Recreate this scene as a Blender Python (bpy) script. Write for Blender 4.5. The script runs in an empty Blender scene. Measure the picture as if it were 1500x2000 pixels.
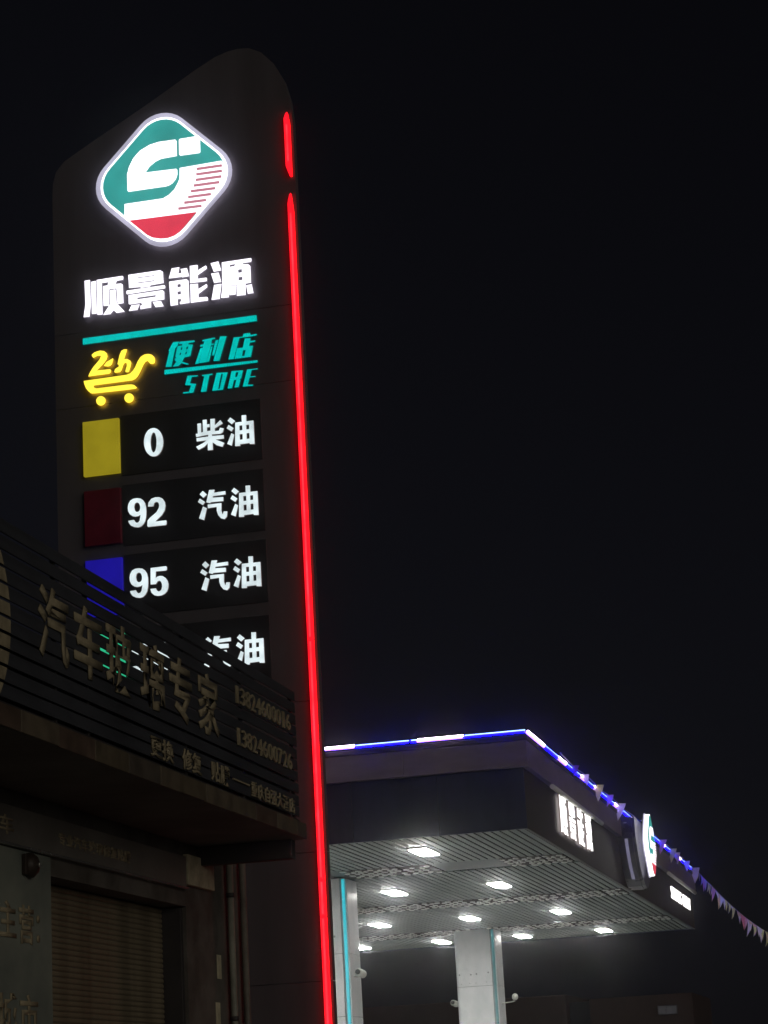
import bpy, bmesh, math, random
from mathutils import Vector, Matrix
from mathutils.geometry import tessellate_polygon

random.seed(7)
sc = bpy.context.scene
COL = sc.collection

# ------------------------------------------------------------------ camera
PITCH, ROLL, YAW = 0.26024343, -0.05555784, 0.22362335
fw = Vector((-math.sin(YAW)*math.cos(PITCH), math.cos(YAW)*math.cos(PITCH), math.sin(PITCH)))
r0 = Vector((math.cos(YAW), math.sin(YAW), 0)); u0 = r0.cross(fw)
rt = r0*math.cos(ROLL) + u0*math.sin(ROLL); up = u0*math.cos(ROLL) - r0*math.sin(ROLL)
cam_data = bpy.data.cameras.new('camera')
cam = bpy.data.objects.new('camera', cam_data); COL.objects.link(cam)
cam_data.sensor_fit = 'VERTICAL'; cam_data.sensor_height = 24.0; cam_data.lens = 4375.27/2000*24.0
cam_data.clip_start = 0.1; cam_data.clip_end = 3000
M = Matrix((rt, up, -fw)).transposed().to_4x4(); M.translation = (0, 0, 1.6)
cam.matrix_world = M
sc.camera = cam

# ------------------------------------------------------------------ night sky, distant street light
SUN_EL, SUN_AZ = math.radians(11), math.radians(128)      # azimuth from +Y towards +X
world = bpy.data.worlds.new('World'); sc.world = world; world.use_nodes = True
wn = world.node_tree.nodes; wl = world.node_tree.links
sky = wn.new('ShaderNodeTexSky'); sky.sky_type = 'NISHITA'; sky.sun_disc = False
sky.sun_elevation = math.radians(11); sky.sun_rotation = SUN_AZ
hs = wn.new('ShaderNodeHueSaturation'); hs.inputs['Saturation'].default_value = 0.22
wl.new(sky.outputs['Color'], hs.inputs['Color'])
bg = wn['Background']; bg.inputs['Strength'].default_value = 0.0011
tint = wn.new('ShaderNodeMix'); tint.data_type = 'RGBA'; tint.blend_type = 'MULTIPLY'; tint.inputs['Factor'].default_value = 1.0
tint.inputs[7].default_value = (0.95, 0.92, 1.22, 1)
wl.new(hs.outputs['Color'], tint.inputs[6]); wl.new(tint.outputs[2], bg.inputs['Color'])
sd = bpy.data.lights.new('street_glow', 'SUN'); sd.energy = 0.5; sd.angle = math.radians(50); sd.color = (1.0, 0.89, 0.73)
sun = bpy.data.objects.new('street_glow', sd); COL.objects.link(sun)
sdir = Vector((math.sin(SUN_AZ)*math.cos(SUN_EL), math.cos(SUN_AZ)*math.cos(SUN_EL), math.sin(SUN_EL)))
sun.rotation_euler = sdir.to_track_quat('Z', 'Y').to_euler(); sun.location = (10, -10, 12)
sc.view_settings.view_transform = 'Standard'; sc.view_settings.look = 'None'
sc.view_settings.exposure = 0.0; sc.view_settings.gamma = 1.0
sc.cycles.max_bounces = 8; sc.cycles.diffuse_bounces = 4
sc.cycles.use_denoising = True
sc.cycles.sample_clamp_indirect = 4.0

# ------------------------------------------------------------------ materials
def nodes(name):
    m = bpy.data.materials.new(name); m.use_nodes = True
    n = m.node_tree.nodes; l = m.node_tree.links
    return m, n, l, n['Principled BSDF'], n['Material Output']

def surf(name, col, rough=0.6, metal=0.0, var=0.25, scale=3.0, bump=0.0, stretch=(1, 1, 1), dirt=None, dirt_amt=0.5, spec=0.4):
    m, n, l, b, o = nodes(name)
    tc = n.new('ShaderNodeTexCoord'); mp = n.new('ShaderNodeMapping'); mp.inputs['Scale'].default_value = stretch
    l.new(tc.outputs['Object'], mp.inputs['Vector'])
    nz = n.new('ShaderNodeTexNoise'); nz.inputs['Scale'].default_value = scale; nz.inputs['Detail'].default_value = 7
    nz.inputs['Roughness'].default_value = 0.62
    l.new(mp.outputs['Vector'], nz.inputs['Vector'])
    cr = n.new('ShaderNodeValToRGB')
    d = dirt or tuple(c*(1-var) for c in col)
    cr.color_ramp.elements[0].position = 0.34; cr.color_ramp.elements[1].position = 0.62
    k = dirt_amt if dirt else 1.0
    cr.color_ramp.elements[0].color = tuple(c*(1-k)+e*k for c, e in zip(col, d)) + (1,)
    cr.color_ramp.elements[1].color = tuple(min(1, c*(1+var*0.5)) for c in col) + (1,)
    l.new(nz.outputs['Fac'], cr.inputs['Fac']); l.new(cr.outputs['Color'], b.inputs['Base Color'])
    b.inputs['Roughness'].default_value = rough; b.inputs['Metallic'].default_value = metal
    b.inputs['Specular IOR Level'].default_value = spec
    mr = n.new('ShaderNodeMapRange'); mr.inputs['To Min'].default_value = max(0.05, rough-0.12); mr.inputs['To Max'].default_value = min(1, rough+0.12)
    l.new(nz.outputs['Fac'], mr.inputs['Value']); l.new(mr.outputs['Result'], b.inputs['Roughness'])
    if bump:
        bp = n.new('ShaderNodeBump'); bp.inputs['Strength'].default_value = bump; bp.inputs['Distance'].default_value = 0.02
        l.new(nz.outputs['Fac'], bp.inputs['Height']); l.new(bp.outputs['Normal'], b.inputs['Normal'])
    return m

def glow(name, col, strength, uneven=0.12, scale=5.0, base=(0.25, 0.25, 0.25)):
    """lit acrylic: emission whose brightness wavers a little, as LED modules behind it do"""
    m, n, l, b, o = nodes(name)
    tc = n.new('ShaderNodeTexCoord'); nz = n.new('ShaderNodeTexNoise'); nz.inputs['Scale'].default_value = scale
    l.new(tc.outputs['Object'], nz.inputs['Vector'])
    mr = n.new('ShaderNodeMapRange'); mr.inputs['From Min'].default_value = 0.3; mr.inputs['From Max'].default_value = 0.7
    mr.inputs['To Min'].default_value = strength*(1-uneven); mr.inputs['To Max'].default_value = strength*(1+uneven)
    l.new(nz.outputs['Fac'], mr.inputs['Value'])
    b.inputs['Base Color'].default_value = tuple(c*0.4 for c in base) + (1,)
    b.inputs['Emission Color'].default_value = col + (1,)
    l.new(mr.outputs['Result'], b.inputs['Emission Strength'])
    b.inputs['Roughness'].default_value = 0.45
    m.cycles.emission_sampling = 'AUTO'
    return m

MAT = dict(
    pylon=surf('pylon_cladding', (0.108, 0.101, 0.118), 0.5, var=0.15, scale=1.2, dirt=(0.082, 0.078, 0.088), dirt_amt=0.9, stretch=(1.6, 1, 0.16)),
    pylon_dark=surf('pylon_core', (0.05, 0.05, 0.055), 0.6),
    row_black=surf('price_row_acrylic', (0.030, 0.031, 0.037), 0.5, var=0.2),
    red_square=surf('unlit_red_acrylic', (0.18, 0.015, 0.036), 0.4, var=0.2, scale=6),
    w_letter=glow('white_letter_light', (0.93, 0.90, 1.0), 1.7, 0.1),
    w_side=glow('white_letter_return', (0.55, 0.48, 0.62), 0.28, 0.2),
    w_back=glow('white_letter_back_light', (0.92, 0.84, 1.0), 1.3, 0.1),
    y_side=glow('yellow_letter_return', (0.75, 0.36, 0.01), 0.5, 0.1),
    y_back=glow('yellow_letter_back_light', (1.0, 0.60, 0.04), 3.5, 0.1),
    c_side=glow('canopy_letter_return', (0.62, 0.45, 0.42), 0.25, 0.1),
    c_back=glow('canopy_letter_back_light', (1.0, 0.92, 0.9), 1.6, 0.1),
    r_side=glow('row_letter_return', (0.5, 0.42, 0.40), 0.25, 0.1),
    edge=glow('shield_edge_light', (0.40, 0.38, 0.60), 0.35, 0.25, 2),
    w_emblem=glow('white_emblem_light', (0.95, 0.95, 1.0), 1.7, 0.05),
    g_emblem=glow('green_emblem_light', (0.032, 0.36, 0.33), 0.95, 0.18, 2.5),
    r_emblem=glow('red_emblem_light', (0.80, 0.045, 0.09), 0.95, 0.08),
    st_emblem=glow('stripe_emblem_light', (0.58, 0.20, 0.27), 0.95, 0.05),
    rim=glow('emblem_edge_light', (0.62, 0.60, 0.78), 0.75, 0.3, 2.0),
    teal=glow('teal_letter_light', (0.0, 0.52, 0.475), 0.95, 0.12, 9, base=(0.0, 0.15, 0.14)),
    yellow=glow('yellow_letter_light', (1.0, 0.76, 0.055), 1.5, 0.06),
    row_letter=glow('row_letter_light', (0.80, 0.93, 0.96), 0.95, 0.22, 7),
    sq_yellow=glow('yellow_square_light', (0.33, 0.265, 0.012), 0.8, 0.1, base=(0.2, 0.17, 0.02)),
    sq_blue=glow('blue_square_light', (0.010, 0.006, 0.27), 0.9, 0.15, base=(0.02, 0.02, 0.1)),
    sq_green=glow('green_square_light', (0.03, 0.55, 0.27), 0.9, 0.1, base=(0.02, 0.2, 0.1)),
    red_tube=glow('red_tube_light', (1.0, 0.008, 0.019), 1.5, 0.18, 3, base=(0.3, 0.0, 0.0)),
    red_core=glow('red_tube_core', (1.0, 0.035, 0.05), 1.6, 0.35, 6, base=(0.3, 0.0, 0.0)),
    red_side=glow('red_tube_return', (1.0, 0.004, 0.008), 3.0, 0.1, 4, base=(0.3, 0.0, 0.0)),
    t_side=glow('teal_letter_return', (0.0, 0.10, 0.09), 0.5, 0.1, base=(0.0, 0.1, 0.1)),
    led_white=glow('led_white_light', (1.0, 0.80, 1.0), 12.0, 0.1),
    led_pale=glow('led_pale_blue_light', (0.25, 0.42, 1.0), 4.0, 0.2),
    led_blue=glow('led_blue_diffuser', (0.0012, 0.0003, 0.80), 26.0, 0.25, 3),
    led_lav=glow('led_lavender_diffuser', (0.22, 0.09, 0.95), 9.0, 0.2, 3),
    lamp=glow('canopy_lamp_light', (1.0, 0.99, 0.95), 78.0, 0.02),
    can_letter=glow('canopy_letter_light', (1.0, 0.96, 0.95), 2.6, 0.03),
    cyan_tube=glow('cyan_tube_light', (0.02, 0.52, 0.62), 0.95, 0.1),
    cyan_dim=glow('cyan_tube_dim', (0.06, 0.30, 0.32), 0.5, 0.3, 2),
    fascia=surf('fascia_navy', (0.048, 0.058, 0.110), 0.42, var=0.3, scale=1.5, stretch=(1, 1, 0.3)),
    fascia_side=surf('fascia_charcoal', (0.075, 0.066, 0.064), 0.5, var=0.3, scale=1.2, stretch=(1, 1, 0.4)),
    band=surf('fascia_upper_band', (0.25, 0.21, 0.265), 0.55, var=0.25, scale=1.0, stretch=(0.6, 0.6, 2.0)),
    strip=surf('ceiling_strip_grey', (0.255, 0.295, 0.285), 0.5, var=0.12, scale=2.0, stretch=(1, 0.2, 1)),
    void=surf('ceiling_void', (0.012, 0.012, 0.013), 0.9),
    plate=surf('ceiling_plate', (0.18, 0.20, 0.20), 0.5, var=0.15),
    leaf=surf('ceiling_leaf_white', (0.93, 0.95, 0.90), 0.4, var=0.06),
    leafback=surf('ceiling_leaf_backing', (0.05, 0.043, 0.04), 0.7),
    col=surf('column_cladding', (0.74, 0.75, 0.765), 0.38, var=0.10, scale=2.2, dirt=(0.50, 0.58, 0.57), dirt_amt=0.4, stretch=(1, 1, 0.6)),
    colside=surf('column_groove', (0.30, 0.33, 0.33), 0.4),
    white_plastic=surf('white_plastic', (0.72, 0.73, 0.68), 0.45, var=0.1),
    black=surf('black_plastic', (0.02, 0.02, 0.02), 0.4),
    shield=surf('shield_white_metal', (0.06, 0.06, 0.075), 0.3, var=0.1),
    shield_red=surf('shield_rim_red', (0.35, 0.03, 0.03), 0.4),
    asphalt=surf('asphalt', (0.05, 0.05, 0.05), 0.85, var=0.35, scale=8, bump=0.3),
    concrete=surf('forecourt_concrete', (0.55, 0.56, 0.53), 0.8, var=0.3, scale=1.2, bump=0.15),
    kerb=surf('kerb_stone', (0.3, 0.29, 0.27), 0.8, var=0.3, scale=4),
    slat=surf('louver_slat', (0.039, 0.043, 0.053), 0.6, var=0.35, scale=2.5, stretch=(1, 0.5, 3)),
    khaki=surf('khaki_letter', (0.30, 0.262, 0.175), 0.7, var=0.3, scale=9, dirt=(0.19, 0.165, 0.11), dirt_amt=0.8),
    wall=surf('shop_plaster', (0.10, 0.094, 0.086), 0.85, var=0.4, scale=2.2, bump=0.2, dirt=(0.04, 0.035, 0.03), dirt_amt=0.8),
    soffit=surf('shop_soffit', (0.16, 0.15, 0.138), 0.85, var=0.35, scale=1.4, dirt=(0.10, 0.08, 0.065), dirt_amt=0.8),
    shutter=surf('shutter_steel', (0.16, 0.138, 0.095), 0.6, var=0.35, scale=3.0, stretch=(1, 1, 0.5), dirt=(0.095, 0.078, 0.052), dirt_amt=0.9),
    board=surf('painted_board', (0.185, 0.205, 0.18), 0.6, var=0.3, scale=1.6, dirt=(0.115, 0.14, 0.135), dirt_amt=0.8),
    lintel=surf('lintel_board', (0.15, 0.145, 0.135), 0.6, var=0.25, scale=2),
    trim=surf('metal_trim', (0.5, 0.5, 0.48), 0.25, metal=0.8),
    plaster_white=surf('white_plaster_patch', (0.46, 0.43, 0.31), 0.8, var=0.3, scale=7),
    pipe_grey=surf('pipe_grey', (0.22, 0.225, 0.19), 0.5, var=0.4, scale=5, stretch=(1, 1, 0.6)),
    pipe_khaki=surf('pipe_khaki', (0.14, 0.13, 0.112), 0.6, var=0.4, scale=5),
    bell=surf('bell_red', (0.03, 0.022, 0.017), 0.5),
    steel=surf('dark_steel', (0.035, 0.033, 0.035), 0.6),
    brown=surf('far_wall_brown', (0.045, 0.031, 0.03), 0.9, var=0.3, scale=0.8),
    far_dark=surf('far_dark', (0.04, 0.04, 0.05), 0.7),
    far_win=surf('far_window', (0.09, 0.09, 0.12), 0.3),
    string=surf('bunting_string', (0.5, 0.45, 0.45), 0.8),
)
TILES = [surf('edge_tile_%d' % i, c, 0.6, var=0.35, scale=5) for i, c in enumerate([(0.10, 0.082, 0.055), (0.095, 0.066, 0.05), (0.08, 0.068, 0.055), (0.115, 0.095, 0.068)])]
def vary(m, lo, hi):
    n = m.node_tree.nodes; l = m.node_tree.links; b = n['Principled BSDF']
    src = b.inputs['Emission Strength'].links[0].from_socket
    oi = n.new('ShaderNodeObjectInfo'); mr = n.new('ShaderNodeMapRange'); mr.inputs['To Min'].default_value = lo; mr.inputs['To Max'].default_value = hi
    l.new(oi.outputs['Random'], mr.inputs['Value']); mu = n.new('ShaderNodeMath'); mu.operation = 'MULTIPLY'
    l.new(src, mu.inputs[0]); l.new(mr.outputs['Result'], mu.inputs[1]); l.new(mu.outputs[0], b.inputs['Emission Strength'])
vary(MAT['lamp'], 0.72, 1.2)          # no two lamps have aged alike
def flagmat(name, c):
    m = surf(name, c, 0.7, var=0.1, scale=10)
    n = m.node_tree.nodes; l = m.node_tree.links; b = n['Principled BSDF']
    tr = n.new('ShaderNodeBsdfTranslucent'); tr.inputs['Color'].default_value = c + (1,)
    mx = n.new('ShaderNodeMixShader'); mx.inputs['Fac'].default_value = 0.45
    l.new(b.outputs['BSDF'], mx.inputs[1]); l.new(tr.outputs['BSDF'], mx.inputs[2]); l.new(mx.outputs['Shader'], n['Material Output'].inputs['Surface'])
    return m
FLAG = dict(pink=flagmat('flag_pink', (0.92, 0.55, 0.72)), yellow=flagmat('flag_yellow', (0.85, 0.85, 0.42)), white=flagmat('flag_white', (0.86, 0.87, 0.95)),
            peach=flagmat('flag_peach', (0.88, 0.70, 0.55)), lav=flagmat('flag_lavender', (0.88, 0.82, 0.93)), purple=flagmat('flag_purple', (0.42, 0.16, 0.5)), red=flagmat('flag_red', (0.88, 0.36, 0.44)))

# ------------------------------------------------------------------ builders
LOC = {}
def link(o, parent):
    COL.objects.link(o)
    if parent is not None:
        o.parent = parent
        o.matrix_parent_inverse = Matrix.Translation(-LOC.get(parent.name, Vector((0, 0, 0))))
    return o

def thing(name, label, cat, loc, group=None):
    o = bpy.data.objects.new(name, None); COL.objects.link(o); o.location = loc; o.empty_display_size = 0.2
    o['label'] = label; o['category'] = cat
    if group: o['group'] = group
    LOC[o.name] = Vector(loc)
    return o

def mk(name, verts, faces, mat, smooth=False):
    me = bpy.data.meshes.new(name)
    me.from_pydata([tuple(v) for v in verts], [], faces)
    bm = bmesh.new(); bm.from_mesh(me); bmesh.ops.recalc_face_normals(bm, faces=bm.faces); bm.to_mesh(me); bm.free()
    me.materials.append(mat)
    if smooth:
        for p in me.polygons: p.use_smooth = True
    return me

def part(name, me, parent, loc=None):
    o = bpy.data.objects.new(name, me); link(o, parent)
    if loc is not None:
        o.location = loc; LOC[o.name] = Vector(loc)
    return o

BOXF = [(0, 1, 3, 2), (4, 6, 7, 5), (0, 4, 5, 1), (2, 3, 7, 6), (0, 2, 6, 4), (1, 5, 7, 3)]
def box_me(name, x0, x1, y0, y1, z0, z1, mat, bev=0.0):
    me = mk(name, [(x, y, z) for x in (x0, x1) for y in (y0, y1) for z in (z0, z1)], BOXF, mat)
    if bev:
        bm = bmesh.new(); bm.from_mesh(me)
        bmesh.ops.bevel(bm, geom=bm.edges[:], offset=bev, segments=2, affect='EDGES', profile=0.5)
        bm.to_mesh(me); bm.free()
    return me
def box(name, x0, x1, y0, y1, z0, z1, mat, parent, bev=0.0):
    return part(name, box_me(name, x0, x1, y0, y1, z0, z1, mat, bev), parent)

def fr_front(u, v, d): return (u, -d, v)            # u along x, v along z, d is minus y
def fr_side(u, v, d): return (d, u, v)              # u along y, v along z, d is x

def lit(name, polys, d0, d1, frame, face, side, back):
    """a stand-off letter: bright face, dim returns, back light thrown on what is behind it"""
    me = shape(name, polys, d0, d1, frame, face)
    me.materials.append(side); me.materials.append(back)
    ax = max(range(3), key=lambda i: abs(frame(0, 0, 1)[i])); f0, f1 = frame(0, 0, d0)[ax], frame(0, 0, d1)[ax]
    for p in me.polygons:
        q = [me.vertices[i].co[ax] for i in p.vertices]
        p.material_index = 0 if all(abs(v-f1) < 1e-5 for v in q) else (2 if all(abs(v-f0) < 1e-5 for v in q) else 1)
    return me

def shape(name, polys, d0, d1, frame, mat, step=0.0):
    """extrude flat outlines (each a list of loops, the first the outline, the rest holes) between depths d0 and d1"""
    V, F = [], []
    for k, loops in enumerate(polys):
        base = len(V); e = d1 + step*k
        pts = [p for lp in loops for p in lp]; n = len(pts)
        V += [frame(u, v, d0) for u, v in pts] + [frame(u, v, e) for u, v in pts]
        for t in tessellate_polygon([[Vector((u, v, 0)) for u, v in lp] for lp in loops]):
            F.append(tuple(base+n+i for i in t)); F.append(tuple(base+i for i in reversed(t)))
        s = base
        for lp in loops:
            m = len(lp)
            for i in range(m):
                j = (i+1) % m
                F.append((s+i, s+j, s+j+n, s+i+n))
            s += m
    return mk(name, V, F, mat)

def gl(key, fx=None):
    f = fx or (lambda x, z: (x, z))
    return [[[f(x/1000, z/1000) for x, z in lp] for lp in poly] for poly in G[key]]

def tube_me(name, pts, r, mat, seg=8, caps=True):
    pts = [Vector(p) for p in pts]; V, F = [], []
    for i, p in enumerate(pts):
        d = (pts[min(i+1, len(pts)-1)] - pts[max(i-1, 0)]).normalized()
        a = Vector((0, 0, 1)) if abs(d.z) < 0.9 else Vector((1, 0, 0))
        s = d.cross(a).normalized(); t = s.cross(d)
        rr = r[i] if isinstance(r, (list, tuple)) else r
        V += [p + (s*math.cos(2*math.pi*k/seg) + t*math.sin(2*math.pi*k/seg))*rr for k in range(seg)]
    for i in range(len(pts)-1):
        for k in range(seg):
            F.append((i*seg+k, i*seg+(k+1) % seg, (i+1)*seg+(k+1) % seg, (i+1)*seg+k))
    if caps: F += [tuple(range(seg)), tuple(range((len(pts)-1)*seg, len(pts)*seg))]
    me = mk(name, V, F, mat)
    for p in me.polygons: p.use_smooth = len(p.vertices) == 4
    return me

def text_polys(body, bold=0.0):
    cu = bpy.data.curves.new('t', 'FONT'); cu.body = body; cu.size = 1.0; cu.fill_mode = 'FRONT'; cu.offset = bold; cu.resolution_u = 3
    o = bpy.data.objects.new('t', cu); COL.objects.link(o)
    dg = bpy.context.evaluated_depsgraph_get(); dg.update()
    me = bpy.data.meshes.new_from_object(o.evaluated_get(dg))
    bpy.data.objects.remove(o); bpy.data.curves.remove(cu)
    return me

def text_me(name, body, u0, u1, v0, v1, d0, d1, frame, mat, bold=0.0):
    """flat letters fitted to a box u0..u1 by v0..v1, given thickness d0..d1"""
    t = text_polys(body, bold)
    xs = [v.co.x for v in t.vertices]; ys = [v.co.y for v in t.vertices]
    ax, bx, ay, by = min(xs), max(xs), min(ys), max(ys)
    bm = bmesh.new(); bm.from_mesh(t); bpy.data.meshes.remove(t)
    bmesh.ops.remove_doubles(bm, verts=bm.verts, dist=1e-5)
    fl = bm.faces[:]
    r = bmesh.ops.extrude_face_region(bm, geom=fl)
    top = {v for v in r['geom'] if isinstance(v, bmesh.types.BMVert)}
    for v in bm.verts:
        u = u0 + (v.co.x-ax)/(bx-ax)*(u1-u0); w = v0 + (v.co.y-ay)/(by-ay)*(v1-v0)
        v.co = frame(u, w, d1 if v in top else d0)
    bmesh.ops.recalc_face_normals(bm, faces=bm.faces)
    me = bpy.data.meshes.new(name); bm.to_mesh(me); bm.free(); me.materials.append(mat)
    return me

def rdiamond(cx, cz, D, r, n=9):
    """square standing on its corner (half diagonal D) with corners rounded to radius r"""
    P = []; c = D - r*math.sqrt(2)
    for k, (sx, sz) in enumerate(((1, 0), (0, 1), (-1, 0), (0, -1))):
        a0 = k*math.pi/2 - math.pi/4
        for i in range(n):
            a = a0 + i/(n-1)*math.pi/2
            P.append((cx+sx*c+r*math.cos(a), cz+sz*c+r*math.sin(a)))
    return P

def structure(o): o['kind'] = 'structure'; return o

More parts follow.
